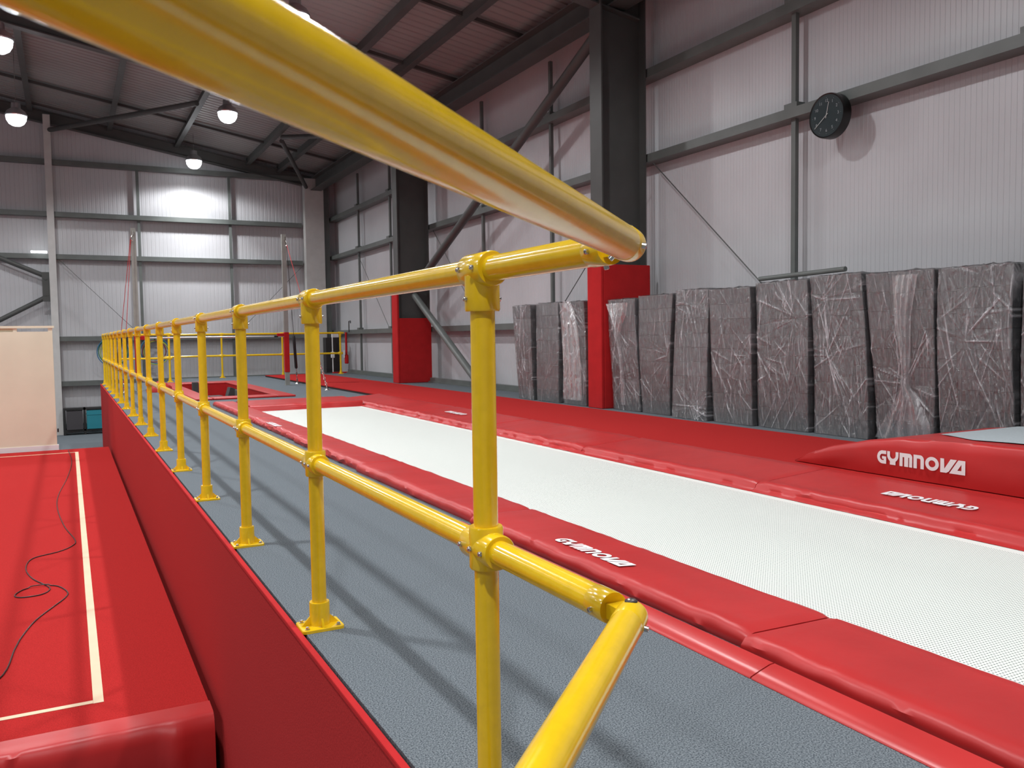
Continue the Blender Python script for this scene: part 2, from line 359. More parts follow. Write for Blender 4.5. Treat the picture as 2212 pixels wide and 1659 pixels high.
for x, t in ((5.48, 'nearest the side wall'), (4.64, 'second from the side wall'), (2.80, 'third from side wall'), (1.18, 'crossed by a round brace'), (-.6, 'fifth from the side wall'), (-2.4, 'nearest the ridge')):
    z = roofz(x); b = MB().box(x-.008, x+.008, NY+.05, WY-.05, z-.22, z-.025).box(x-.06, x+.06, NY+.05, WY-.05, z-.235, z-.22)
    tag(b.build('roof_purlin', 'darksteel', ang=0), 'dark beam under the roof running the length of the hall, ' + t, 'roof beam', 'long beams under the roof')
b = MB().box(6.32, 6.62, NY+.05, 24.5, 5.17, 5.19).box(6.46, 6.474, NY+.05, 24.5, 5.19, 5.50).box(6.32, 6.62, NY+.05, 24.5, 5.50, 5.52)
tag(b.build('eaves_beam', 'darksteel', ang=0), 'deep dark steel beam along the top of the right wall', 'beam')
for y, t in ((14.6, 'seen beyond the deep wall-top beam'), (22.5, 'nearest the far wall'), (12.05, 'at the top right near the tall column')):
    b = MB(); xa, xb = 6.9, -3.4
    b.hexa([(xa, y-.03, roofz(xa)-.10), (xb, y-.03, roofz(xb)-.10), (xb, y+.03, roofz(xb)-.10), (xa, y+.03, roofz(xa)-.10), (xa, y-.03, roofz(xa)-.04), (xb, y-.03, roofz(xb)-.04), (xb, y+.03, roofz(xb)-.04), (xa, y+.03, roofz(xa)-.04)])
    tag(b.build('roof_strut', 'darksteel', ang=0), 'thin dark strip across the roof liner, ' + t, 'roof strut', 'thin strips across the roof')
def brace(p0, p1, r, lab, m='darksteel', name='round_brace', grp=None):
    return tag(MB().cyl(p0, p1, r, 20).build(name, m), lab, 'brace', grp)
brace((6.5, 16.98, 1.95), (6.5, 9.80, 5.06), .075, 'dark round brace rising from the farther column to the tall one')
brace((6.5, 16.93, 1.83), (6.5, 13.7, .04), .07, 'grey-green round brace sloping down from farther column to the floor', 'girt')
brace((-.2, 24.55, 6.25), (2.7, 19.9, 6.1), .06, 'round roof brace from the slim pale column, left end of roof')
brace((6.2, 24.53, 5.25), (4.75, 21.0, 5.70), .055, 'round roof brace at the top of the broad corner column')
brace((4.7, 20.7, 5.72), (6.18, 17.4, 5.24), .055, 'round roof brace towards the farther padded column, near the corner')
brace((-.42, 24.65, 2.62), (-2.4, 24.65, 3.5), .06, 'round brace rising leftward from the dark plate above the beige board')
brace((-.42, 24.65, 2.1), (-2.4, 24.65, 1.0), .06, 'round brace falling leftward from the dark plate above the beige board')
tag(MB().box(-.50, -.335, 24.56, 24.58, 1.98, 2.72).cyl((-.42, 24.54, 2.55), (-.42, 24.56, 2.55), .03, 8).cyl((-.42, 24.54, 2.15), (-.42, 24.56, 2.15), .03, 8).build('gusset_plate', 'darksteel', ang=30), 'dark steel plate joining two braces on the slim pale column', 'plate')
def rod(p0, p1, lab, r=.007):
    return tag(MB().cyl(p0, p1, r, 6).build('tie_rod', 'darksteel'), lab, 'tie rod', 'thin diagonal rods on the walls')
rod((6.93, 9.25, 3.2), (6.93, 6.9, 1.2), 'thin diagonal rod on the right wall falling from clock rail to foam bundles')
rod((6.93, 9.7, 2.95), (6.93, 11.9, 1.2), 'thin diagonal rod on the right wall just behind the tall column')
rod((6.93, 22.2, 3.2), (6.93, 19.8, 1.2), 'thin diagonal rod on the right wall between two vertical bars beyond farther column')
rod((6.93, 16.9, 3.2), (6.93, 14.6, 1.2), 'thin diagonal rod on the right wall in front of the farther column')
rod((-.1, 24.75, 3.05), (1.75, 24.75, 1.1), 'thin diagonal rod on the far wall beside the slim pale column')
rod((6.1, 24.75, 3.05), (4.2, 24.75, 1.1), 'thin diagonal rod on the far wall beside the broad corner column')
# lower right of the far wall, corner things
tag(MB().box(-.72, -.36, 24.6, 24.68, 3.20, 3.25).build('tube_light', 'tubelight'), 'short bright white tube light beside the slim pale column', 'light')

# ------------------------------------------------------------------ lamps
def make_lamp(x, y, lab, detail=True):
    t = thing('high_bay_lamp', (x, y, LAMP_Z), lab, 'lamp', 'round lamps hanging under the roof')
    return t
lampproto = None
labs = {(3.1, 23.75): 'glaring round lamp hanging before the far wall, lighting it', (3.1, 18.5): 'lamp peeping out under the lower edge of the big yellow rail',
        (3.1, 12.6): 'lamp glinting above the upper edge of the big yellow rail'}
for x in LAMP_XS:
    for y in LAMP_YS[x]:
        lab = labs.get((x, y), 'round lamp hanging under the roof outside the picture')
        if lampproto is None:
            t = thing('high_bay_lamp', (x, y, LAMP_Z), lab, 'lamp', 'round lamps hanging under the roof'); lampproto = t
            MB().lathe([(-.0, .20), (.02, .21), (.10, .17), (.16, .09), (.26, .085), (.27, .03)], (x, y, LAMP_Z), (0, 0, 1), 32).build('lamp_housing', 'reflector', t)
            MB().lathe([(-.20, .01), (-.19, .08), (-.15, .14), (-.08, .18), (-.004, .19)], (x, y, LAMP_Z), (0, 0, 1), 32).build('lens', 'lens', t)
        else:
            t = lampproto.copy(); COL.objects.link(t); t.location = (x, y, LAMP_Z); t['label'] = lab
            for ch in lampproto.children:
                if ch.name.startswith('hanging'): continue
                c = ch.copy(); COL.objects.link(c); c.parent = t
        MB().cyl((x, y, LAMP_Z+.26), (x, y, roofz(x)+.01), .006, 6).build('hanging_wire', 'steel', t)
        ld = bpy.data.lights.new('lamp_light', 'SPOT'); ld.energy = SPOT_W; ld.spot_size = math.radians(165); ld.spot_blend = 0.25; ld.shadow_soft_size = .11; ld.color = (0.96, 0.98, 1.0)
        lo = bpy.data.objects.new('lamp_light', ld); COL.objects.link(lo); lo.location = (x, y, LAMP_Z-.23)
        ld.use_nodes = True; nt = ld.node_tree; em = nt.nodes['Emission']; gg = nt.nodes.new('ShaderNodeNewGeometry'); sx = nt.nodes.new('ShaderNodeSeparateXYZ')
        nt.links.new(gg.outputs['Incoming'], sx.inputs[0]); ab = nt.nodes.new('ShaderNodeMath'); ab.operation = 'ABSOLUTE'; nt.links.new(sx.outputs[2], ab.inputs[0])
        rp = nt.nodes.new('ShaderNodeValToRGB'); el = rp.color_ramp.elements
        el[0].position = .15; el[0].color = (.14,)*3+(1,); el[1].position = 1.0; el[1].color = (1,)*3+(1,)
        for p_, v_ in ((.22, .14), (.42, .36), (.625, .34), (.66, .48), (.85, .80)): e_ = el.new(p_); e_.color = (v_,)*3+(1,)
        nt.links.new(ab.outputs[0], rp.inputs[0]); nt.links.new(rp.outputs[0], em.inputs['Strength'])   # beam profile of the lamp

# ------------------------------------------------------------------ platform front and edge
t = thing('platform_front', (0.65, 11, FZ), 'long upright red carpeted front of the raised platform', 'platform front')
MB().box(.630, .646, 1.14, 21.45, FZ, -.012).build('front_panel', 'fascia', t, ang=0)
MB().box(.627, .648, 1.15, 21.45, -.012, .006).build('edge_trim', 'redpad', t, ang=0, bevel=.004)['label'] = 'brighter red edge strip'
d = Vector((-.716, -.698, 0)); nrm = Vector((-.698, .716, 0)); p0 = Vector((.62, 1.14, 0)); p1 = p0 + d*2.1
def diag(z0, z1, off0, off1):
    q = [p0+nrm*off0, p1+nrm*off0, p1+nrm*off1, p0+nrm*off1]
    return [(v.x, v.y, z0) for v in q] + [(v.x, v.y, z1) for v in q]
MB().hexa(diag(FZ, -.012, .01, -.02)).build('front_panel', 'fascia', t, ang=0)
MB().box(.66, 2.2, 21.45, 21.47, FZ, .0).build('end_panel', 'fascia', t, ang=0)

# ------------------------------------------------------------------ yellow guard rail
TR, ZT, ZM = .0242, 1.098, .555
RXp, Y0, SP, NP = .719, 1.509, 1.311, 16
CX, CYc = .720, 1.020
DD = Vector((-.7155, -.6986, 0))
YE = Y0 + SP*(NP-1)
gr = thing('guard_rail', (RXp, CYc, 0), 'long yellow tubular guard rail turning a corner beside the camera', 'guard rail')
def proto_parts(par):
    L = world_of(par)
    def at(x, y, z): return (L.x+x, L.y+y, L.z+z)
    P = {}
    # post
    P['post'] = MB().cyl(at(0, 0, .02), at(0, 0, ZT-.02), TR, 32).build('post', 'yellow', par)
    # base flange with ribs
    b = MB(); hx, hy, rr = .070, .056, .012; pts = []
    for cx, cy, a0 in ((hx-rr, hy-rr, 0), (-hx+rr, hy-rr, 90), (-hx+rr, -hy+rr, 180), (hx-rr, -hy+rr, 270)):
        for k in range(5):
            a = math.radians(a0+k*22.5); pts.append((cx+rr*math.cos(a), cy+rr*math.sin(a)))
    n = len(pts); vs = [at(x, y, .0) for x, y in pts] + [at(x, y, .009) for x, y in pts] + [at(x*.985, y*.98, .0105) for x, y in pts]
    b.add(vs, [tuple(range(n-1, -1, -1)), tuple(range(2*n, 3*n))] + [(i, (i+1) % n, (i+1) % n+n, i+n) for i in range(n)] + [(i+n, (i+1) % n+n, (i+1) % n+2*n, i+2*n) for i in range(n)])
    b.lathe([(.009, .036), (.012, .0335), (.084, .0335), (.088, .0325), (.0885, .0305), (.087, TR)], at(0, 0, 0), (0, 0, 1), 36)
    for ax, h in (((1, 0), hx), ((-1, 0), hx), ((0, 1), hy), ((0, -1), hy)):
        px, py = ax; qx, qy = -py*.0035, px*.0035
        tri = [(.030, .0095), (h-.006, .0095), (.030, .044)]
        v = [at(px*r_+qx, py*r_+qy, z) for r_, z in tri] + [at(px*r_-qx, py*r_-qy, z) for r_, z in tri]
        b.add(v, [(0, 1, 2), (5, 4, 3), (0, 3, 4, 1), (1, 4, 5, 2), (2, 5, 3, 0)])
    P['base'] = b.build('base_flange', 'yellow', par)
    P['base_far'] = P['base'].copy(); COL.objects.link(P['base_far']); P['base_far'].parent = par
    for sx in (-1, 1):
        for sy in (-1, 1):
            MB().lathe([(.0105, .0085), (.0125, .0085)], at(sx*.052, sy*.040, 0), (0, 0, 1), 16).lathe([(.0125, .0062), (.0185, .0062), (.0195, .005)], at(sx*.052, sy*.040, 0), (0, 0, 1), 6).build('bolt', 'steel', P['base'], ang=25)
    def screw(parent, x, y, z, dx, dy=0):
        MB().lathe([(0, .0052), (.004, .0052), (.0062, .0042), (.0066, .0025), (.005, .0022)], at(x, y, z), (dx, dy, 0), 12).build('set_screw', 'steel', parent, ang=30)
    # tee: sleeve along Y and socket downwards
    b = MB().lathe([(-.050, .0262), (-.050, .0318), (-.046, .0338), (.046, .0338), (.050, .0318), (.050, .0262)], at(0, 0, ZT), (0, 1, 0), 36)
    b.lathe([(-.012, .0338), (-.076, .0345), (-.080, .0328), (-.080, .0262)], at(0, 0, ZT), (0, 0, 1), 36)
    P['tee'] = b.build('tee_fitting', 'yellow', par)
    P['tee_far'] = P['tee'].copy(); COL.objects.link(P['tee_far']); P['tee_far'].parent = par
    screw(P['tee'], -.0335, -.030, ZT+.002, -1); screw(P['tee'], -.0335, .034, ZT+.002, -1); screw(P['tee'], -.034, .0, ZT-.056, -1)
    screw(P['tee'], .034, .0, ZT-.056, 1)
    # cross: sleeve on the post, sockets both ways
    b = MB().lathe([(-.042, .0262), (-.042, .032), (-.038, .034), (.038, .034), (.042, .032), (.042, .0262)], at(0, 0, ZM), (0, 0, 1), 36)
    b.lathe([(-.062, .0262), (-.062, .032), (-.058, .034), (.058, .034), (.062, .032), (.062, .0262)], at(0, 0, ZM), (0, 1, 0), 36)
    P['cross'] = b.build('cross_fitting', 'yellow', par)
    P['cross_far'] = P['cross'].copy(); COL.objects.link(P['cross_far']); P['cross_far'].parent = par
    screw(P['cross'], -.0335, -.047, ZM, -1); screw(P['cross'], -.0335, .047, ZM, -1); screw(P['cross'], -.034, 0, ZM, -1)
    return P
P = proto_parts(gr)
used = set()
def put(par, key, loc, rz=0):
    c = cp(P[key], par, loc, rz)
def support(par, x, y, rz=0, near=True, tee=True, cross=True):
    L = world_of(par); l = (x-L.x, y-L.y, 0); sfx = '' if near else '_far'
    put(par, 'post', l); put(par, 'base'+sfx, l)
    if tee: put(par, 'tee'+sfx, l, rz)
    if cross: put(par, 'cross'+sfx, l, rz)
for i in range(NP): support(gr, RXp, Y0+SP*i, near=i < 5)
def rail(par, a, b_): return MB().cyl(a, b_, TR, 40).build('rail', 'yellow', par)
for z in (ZT, ZM):
    rail(gr, (RXp, CYc+.050, z), (RXp, YE+.01, z))
    e = Vector((CX, CYc, z)) + DD*1.72
    rail(gr, Vector((CX, CYc, z)) + DD*.022, e)
    rail(gr, (RXp, YE, z), (2.08, YE, z))
ep = Vector((CX, CYc, 0)) + DD*1.68
ang = math.atan2(-DD.x, DD.y)
support(gr, ep.x, ep.y, rz=ang, near=True)
support(gr, 2.08, YE, rz=PI/2, near=False)
# swivel corner joints
for z in (ZT, ZM):
    c = Vector((CX, CYc, z))
    b = MB()
    # collar on the long rail with a notched tongue reaching the pivot
    b.lathe([(.048, .0205), (.046, .0245), (.050, .0254), (.092, .0254), (.094, .0243)], c, (0, 1, 0), 36)
    b.hexa([(c.x-.012, c.y, z-.014), (c.x+.021, c.y, z-.014), (c.x+.021, c.y+.06, z-.014), (c.x-.012, c.y+.06, z-.014),
            (c.x-.012, c.y, z+.009), (c.x+.021, c.y, z+.009), (c.x+.021, c.y+.06, z+.009), (c.x-.012, c.y+.06, z+.009)])
    # rounded knuckle on the diagonal rail
    b.lathe([(-.0247*math.cos(k*PI/14), .0247*math.sin(k*PI/14)) for k in range(15)], c, DD, 36)
    b.lathe([(-.0, .0247), (.040, .0250), (.042, .0243)], c, DD, 36)
    j = b.build('swivel_joint', 'yellow', gr)
    MB().lathe([(.0225, .0095), (.0250, .0095), (.0252, .0085)], c, (0, 0, 1), 20).build('recess_shade_ring', 'black', j)  # flat black ring paints the shade of the recess round the bolt
    MB().lathe([(.0235, .0068), (.0268, .0062), (.0278, .004)], c, (0, 0, 1), 16).build('pivot_bolt', 'steel', j)
    for o_, dr in ((c+Vector((0, .070, 0)), Vector((-1, 0, -.15))), (c+Vector((0, .070, 0)), Vector((.3, 0, -1))), (c+DD*.030, Vector((.9, -.9, -.25))), (c+DD*.030, Vector((-.55, .55, -.8)))):
        dr.normalize()
        MB().lathe([(.024, .0042), (.0305, .0042), (.0312, .0025), (.029, .0022)], o_, dr, 12).build('set_screw', 'steel', j, ang=30)
# far guard rail
fr = thing('guard_rail', (2.2, 22.6, 0), 'far yellow guard rail standing in front of the far wall', 'guard rail')
for x in (3.46, 4.98, 6.52): support(fr, x, 22.6, rz=PI/2, near=False)
for z in (ZT, ZM):
    rail(fr, (2.1, 22.6, z), (6.62 if z == ZT else 6.56, 22.6, z)); rail(fr, (2.1, YE+.06, z), (2.1, 22.6, z))
for k in list(P): bpy.data.objects.remove(P[k]) if not P[k].children else [bpy.data.objects.remove(c) for c in list(P[k].children)] and bpy.data.objects.remove(P[k])

# ------------------------------------------------------------------ lettering
def arc(cx, cy, r, a0, a1, n=14, sx=1): return [(cx+r*sx*math.cos(math.radians(a0+(a1-a0)*i/n)), cy+r*math.sin(math.radians(a0+(a1-a0)*i/n))) for i in range(n+1)]
def glyphs():
    G = []
    # G: open ring with flat right side and an inner bar
    G.append(([(.85, 1), (.5, 1)] + arc(.5, .5, .5, 90, 270, 20)[1:] + [(.5, 0), (.85, .0), (.85, .56), (.46, .56), (.46, .36), (.62, .36), (.62, .26), (.5, .26)] + arc(.5, .5, .24, 270, 90, 14) + [(.5, .74), (.85, .74)], None))
    # Y: cup on a stem
    G.append(([(.94, 1), (1.20, 1), (1.20, .78)] + arc(1.46, .72, .26, 180, 360, 12) + [(1.72, 1), (1.98, 1), (1.98, .72)] + arc(1.46, .72, .52, 0, -60, 6) + [(1.72, .0), (1.20, 0)] + arc(1.46, .72, .52, -120, -180, 6) + [(.94, .72)], None))
    # m and n
    G.append(([(2.08, 0), (2.08, 1), (2.95, 1)] + arc(2.95, .74, .26, 90, 0, 6) + [(3.21, 0), (2.94, 0), (2.94, .70), (2.86, .70), (2.86, 0), (2.50, 0), (2.50, .70), (2.36, .70), (2.36, 0)], None))
    G.append(([(3.32, 0), (3.32, 1), (3.90, 1)] + arc(3.90, .68, .32, 90, 0, 6) + [(4.22, 0), (3.93, 0), (3.93, .66)] + arc(3.83, .64, .10, 0, 90, 4) + [(3.62, .74), (3.62, 0)], None))
    G.append((arc(4.91, .5, .5, 0, 360, 30, 1.14)[:-1], arc(4.91, .5, .25, 0, 360, 24, 1.14)[:-1]))
    G.append(([(5.60, 1), (5.90, 1), (5.93, .28), (6.43, 1), (6.93, 1), (6.30, .12), (6.10, 0), (5.60, 0)], None))
    G.append(([(6.33, 0), (7.6, 0), (7.6, 1), (7.05, 1)], [(6.98, .27), (7.30, .27), (7.30, .72)]))
    return G
def lettering(fn, parent):
    b = MB()
    for outer, hole in glyphs():
        polys = [[Vector((x, y, 0)) for x, y in outer]] + ([[Vector((x, y, 0)) for x, y in hole]] if hole else [])
        flat = [q for pl in polys for q in pl]; tr = tessellate_polygon(polys)
        b.add([fn(q.x/7.6, q.y) for q in flat], [tuple(x) for x in tr])
    o = b.build('lettering', 'white', parent, ang=0, fixn=False); o['label'] = 'white block lettering GYMNOVA'; return o

# ------------------------------------------------------------------ trampoline
tt = thing('tumbling_trampoline', (3.0, 5, -.06), 'long white mesh tumbling trampoline framed by red pads', 'trampoline')
o = MB().box(2.16, 3.86, -2.1, 12.18, -.045, -.030).build('bed', 'bed', None, ang=0, at=(3.01, 0, 0)); o.parent = tt; o.location = Vector((3.01, 0, 0)) - tt.location
o['label'] = 'white woven mesh bed'
MB().box(2.155, 2.175, -2.15, 12.19, -.1, -.05).box(3.84, 3.855, -2.15, 12.19, -.1, -.05).box(2.175, 3.84, 12.17, 12.19, -.1, -.05).build('frame', 'steel', tt, ang=0)
def nz(x, y, s=1.0, seed=0): return noise.noise(Vector((x*s, y*s, seed)))
def pad_profile(kind, seed, y, amp):
    w = amp*(nz(.3, y, 6, seed)*.6+nz(.7, y, 19, seed)*.25)
    if kind == 'L':
        return None
def build_pad(prof, y0, y1, seed, amp, m='vinyl', edge=None, g=.004):
    ny = max(8, int((y1-y0)/.035)); b = MB(); n = len(prof)
    def fn(q, i, j):
        if i in edge:
            w = amp*edge[i]
            e = nz(q.y, seed*3.1, 5, seed)*.55+nz(q.y, seed, 14, seed+5)*.4+nz(q.y, i*.3, 32, seed+9)*.18
            q.z += w*e; q.x += w*.7*nz(q.y, i*.2, 9, seed+2)
        tt_ = min(j, ny-j)
        if tt_ < 1 and q.z > .02: q.z -= .008
        return q
    b.extr(prof, y0+g, y1-g, ny, fn); return b
def subdiv(pa, pb, k): return [(pa[0]+(pb[0]-pa[0])*i/k, pa[1]+(pb[1]-pa[1])*i/k) for i in range(1, k)]
seamsL = [-2.1, -.07, 1.95, 3.97, 6.0, 8.02, 10.05, 13.2]
for k in range(len(seamsL)-1):
    y0, y1 = seamsL[k], seamsL[k+1]; xo = 1.775+.022*min(k, 5); xi = 2.165
    prof = [(xo-.012, 0.0), (xo-.020, .018), (xo-.018, .036), (xo-.004, .052), (xo+.02, .0585)] + subdiv((xo+.02, .0585), (xi-.02, .0535), 8) + [(xi-.02, .0535), (xi, .046), (xi+.012, .030), (xi+.022, 0.0), (xi+.024, -.025), (xi, -.028), (xi, 0.0)]
    edge = {i: 1.0 for i in range(1, 5)}; edge.update({i: .35 for i in range(5, 12)}); edge[5] = .7; edge.update({13: .5, 14: .5})
    pd = build_pad(prof, y0, y1, 10+k, .011 if k < 4 else .024, edge=edge).build('edge_pad', 'vinyl', tt, ang=50)
    if k in (2, 5):
        yy = (2.748, 3.268) if k == 2 else (9.0, 9.5)
        # reads from the platform side: text runs towards the camera
        lettering(lambda u, v, yy=yy: (1.883+.070*v, yy[1]-(yy[1]-yy[0])*u - .020*v, .0625), pd)
seamsR = [-2.1, 0.0, 2.02, 4.05, 6.1, 8.1, 10.1, 13.2]
for k in range(len(seamsR)-1):
    y0, y1 = seamsR[k], seamsR[k+1]
    xa, xb = 3.80, 4.415
    prof = [(3.77, -.028), (3.785, -.020), (xa+.01, -.008), (xa+.015, .010), (xa+.035, .030), (xa+.06, .036), (xa+.085, .030)] + subdiv((xa+.085, .030), (xb-.01, .066), 7) + [(xb-.01, .066), (xb, .060), (xb, .0), (3.86, .0), (3.86, -.028)]
    edge = {i: 1.0 for i in range(1, 7)}; edge[0] = .5; edge.update({i: .3 for i in range(7, 14)})
    pd = build_pad(prof, y0, y1, 40+k, .010 if k < 4 else .018, edge=edge).build('edge_pad', 'vinyl', tt, ang=50)
    if k in (2, 5):
        yy = (2.755, 3.305) if k == 2 else (9.1, 9.62)
        lettering(lambda u, v, yy=yy: (4.13-.085*v, yy[0]+(yy[1]-yy[0])*u, (.0545 if k == 2 else .058)-.0050*v), pd)
# end pad across the far end
prof = [(12.06, -.028), (12.075, -.010), (12.08, .03), (12.11, .052), (12.16, .050)] + subdiv((12.16, .050), (13.17, .056), 8) + [(13.17, .056), (13.19, .04), (13.19, 0), (12.2, 0), (12.18, -.028)]
b = MB(); ny = 40
def fnE(q, i, j):
    q = q.copy()
    if 1 <= i <= 5: q.z += .012*nz(q.x, 1, 6, 80); q.y += .02*nz(q.x, 2, 4, 81)
    elif i < 13: q.z += .008*nz(q.x, q.y, 4, 82)
    return q
b.extr([(a, z) for a, z in prof], 2.20, 3.80, ny, fnE, axis='X')
b.build('end_pad', 'vinyl', tt, ang=50)
# glossy edging strip on the carpet at the near left side
def edging(y0, y1, lab):
    prof = [(1.662, 0.001), (1.664, .006), (1.70, .018), (1.735, .028), (1.750, .029), (1.752, .001)]
    return tag(MB().extr(prof, y0, y1, 6).build('edging_strip', 'vinyl_wet', ang=60), lab, 'edging strip', 'glossy red edging along the trampoline')
edging(1.785, 3.96, 'shiny red edging strip along trampoline pad beyond its curved joint'); edging(-1.9, 1.78, 'shiny red edging strip nearest the camera along trampoline pad')

# ------------------------------------------------------------------ red runway on the right
t = thing('red_runway', (5.15, 10, 0), 'long red carpeted runway between trampoline and foam bundles', 'runway mat')
MB().box(4.44, 5.80, -5.5, 22.2, .0, .032).build('foam_base', 'foamblack', t, ang=0)
MB().box(4.434, 5.804, -5.5, 22.2, .032, .044).build('carpet_top', 'redcarpet', t, ang=0)
# ------------------------------------------------------------------ landing block with logo
t = thing('landing_mat', (5.2, 2, .044), 'curved red mat with white lettering and pale grey top', 'mat')
zt = [(4.47, .050), (4.36, .112), (4.16, .185), (3.86, .258), (3.58, .292), (3.36, .303), (3.18, .309), (2.98, .315), (2.4, .325), (1.6, .33), (.4, .33)]
def ztop(y):
    for (a, za), (b_, zb) in zip(zt, zt[1:]):
        if b_ <= y <= a: return za+(zb-za)*(a-y)/(a-b_)
    return zt[-1][1] if y < zt[-1][0] else zt[0][1]
b = MB(); ny = 90; ys = [4.47 - (4.47-.4)*((j/ny)**1.3) for j in range(ny+1)]
sec = [(0, 0), (0, .25), (0, .5), (0, .75), (.0, .93), (.012, 1.0), (.04, 1.0), (.2, 1.0), (.6, 1.0), (1.1, 1.0), (1.25, 1.0), (1.29, .93), (1.30, 0)]
vs = []
for y in ys:
    h = max(ztop(y)-.050, .006)
    for u, v in sec:
        x = 4.58+u
        dx = -.012*math.sin(PI*v)*min(1, h*8) + .006*nz(y, v, 5, 3)*(1 if u < .05 else 0)
        z = .050+h*v + (.006*nz(y, u, 7, 4) if v > .9 else 0)
        vs.append((x+(dx if u < .05 else 0), y, max(z, .047)))
n = len(sec); fs = []
for j in range(ny):
    for i in range(n-1): fs.append((j*n+i, j*n+i+1, (j+1)*n+i+1, (j+1)*n+i))
    fs.append((j*n+n-1, j*n, (j+1)*n, (j+1)*n+n-1))
fs.append(tuple(range(n))); fs.append(tuple(ny*n+i for i in range(n-1, -1, -1)))
cov = b.add(vs, fs).build('cover', 'vinyl', t, ang=50)
def gtop(u, v):
    y = 3.62 + (.5-3.62)*u; x = 4.74 + (5.80-4.74)*v
    if u < .12: x = 4.74+.25*(1-(u/.12)) + (5.80-4.74-.25*(1-u/.12))*v
    return (x, y, ztop(y)+.006+.0)
MB().grid(gtop, 24, 6).grid(lambda u, v: (gtop(u, v)[0], gtop(u, v)[1], gtop(u, v)[2]-.012), 24, 6, True).build('carpet_top', 'greyvinyl', t, ang=40)['label'] = 'pale grey top surface'
lettering(lambda u, v: (4.58-.0165, 3.755-(3.755-3.150)*u, .126+.083*v), cov)

# ------------------------------------------------------------------ foam pit
t = thing('foam_pit', (2.55, 17, -1.3), 'sunken rectangular foam pit lined and edged with red pads', 'pit')
x0, x1, y0, y1 = PIT
MB().box(x0-.0, x0+.02, y0, y1, -1.3, -.0).box(x1-.02, x1, y0, y1, -1.3, 0).box(x0+.02, x1-.02, y0, y0+.02, -1.3, 0).box(x0+.02, x1-.02, y1-.02, y1, -1.3, 0).box(x0, x1, y0, y1, -1.32, -1.3).build('lining', 'redpad', t, ang=0)
for (a0, a1, b0, b1) in ((1.76, x0+.02, 14.35, 20.25), (x1-.02, 3.36, 14.35, 20.25), (x0+.025, x1-.025, 14.35, 14.77), (x0+.025, x1-.025, 19.58, 20.25)):
    MB().box(a0, a1, b0, b1, .0, .032).build('edge_pad', 'vinyl', t, ang=0, bevel=.012)
cubes = [(2.25, 18.2, -.26, .11, .16, .38, 0, 0, 'foam3', 'tall dark foam block standing upright in the pit, leftmost'), (2.66, 16.85, -.24, .15, .10, .30, .35, .4, 'foam3', 'tilted dark foam block sticking up in the pit'),
         (2.34, 16.3, -.17, .24, .2, .12, 0, .2, 'foam2', 'flat pale grey foam block at the near edge of pit'), (2.80, 16.5, -.17, .10, .2, .20, 0, 0, 'foam2', 'pale foam block right of the tilted one in pit')]
for x, y, z, sx, sy, sz, ry, rz, m, lab in cubes:
    o = MB().box(-sx/2, sx/2, -sy/2, sy/2, 0, sz).build('foam_block', m, ang=0, at=(0, 0, 0), bevel=.006); o.location = (x, y, z); o.rotation_euler = (0, ry, rz)
    tag(o, lab, 'foam block', 'foam blocks in the pit')
fill = MB().box(-.1, .1, -.1, .1, -.1, .1).build('foam_block', 'foam', ang=0, at=(0, 0, 0), bevel=.006)
first = True
for i in range(4):
    for j in range(14):
        c = fill if first else fill.copy()
        if not first: COL.objects.link(c)
        first = False
        c.location = (x0+.17+i*.24, y0+.25+j*.34, -.36+random.uniform(-.03, .03)); c.rotation_euler = (random.uniform(-.04, .04), random.uniform(-.04, .04), random.uniform(-.08, .08))
        tag(c, 'charcoal foam block lying down inside the sunken pit', 'foam block', 'foam blocks in the pit')
tag(MB().box(x0+.03, x1-.03, y0+.03, y1-.03, -1.29, -.52).build('foam_filling', 'foam', ang=0), 'foam filling in the lower part of the pit', 'foam filling')['kind'] = 'stuff'
# crumpled red bag
b = MB(); b.grid(lambda u, v: (1.50+.24*math.cos(2*PI*u)*math.sin(PI*(.5+.5*v))*(1+.15*nz(u*5, v*5, 1, 9)) if v < 1 else 1.5, 17.35+.18*math.sin(2*PI*u)*math.sin(PI*(.5+.5*v)) if v < 1 else 17.35, .003+.19*math.sin(PI/2*v)*(1+.12*nz(u*6, v*4, 1, 8))), 28, 10)
tag(b.build('crumpled_mat', 'vinyl', ang=30), 'small crumpled bright red cushion on the platform beside the pit', 'cushion')

# ------------------------------------------------------------------ high bar
t = thing('high_bar', (2.6, 18, 0), 'gymnastics high bar with two grey posts and red guy cords', 'high bar')
for x, nm in ((1.20, 'L'), (4.05, 'R')):
    s = 1 if nm == 'L' else -1
    MB().box(x-.045, x+.045, 17.97, 18.03, .0, 3.12).box(x-.07, x+.07, 17.94, 18.06, 0, .006).build('upright', 'galv', t, ang=0)
    MB().box(x-.012*s-.012, x-.012*s+.012, 17.9, 17.97, 2.98, 3.06).tube([(x, 17.93, 3.02), (x-s*.03, 17.9, 2.96), (x-s*.05, 17.9, 2.90), (x-s*.02, 17.9, 2.87)], .012, 8).build('hook', 'steel', t)
MB().box(4.0, 4.10, 17.955, 18.045, .27, 1.10).box(3.86, 4.02, 17.965, 18.035, 1.02, 1.08).build('post_pad', 'redpad', t, ang=0, bevel=.01)['label'] = 'red padding on right post'
MB().box(1.15, 1.25, 17.955, 18.045, .27, 1.10).box(1.23, 1.38, 17.965, 18.035, .98, 1.06).build('post_pad', 'redpad', t, ang=0, bevel=.01)['label'] = 'red padding on left post'
MB().cyl((1.25, 18, 1.018), (4.0, 18, 1.018), .014, 16).build('bar', 'chrome', t)
MB().cyl((3.80, 18, 1.018), (3.88, 18, 1.018), .022, 12).build('clamp', 'black', t)
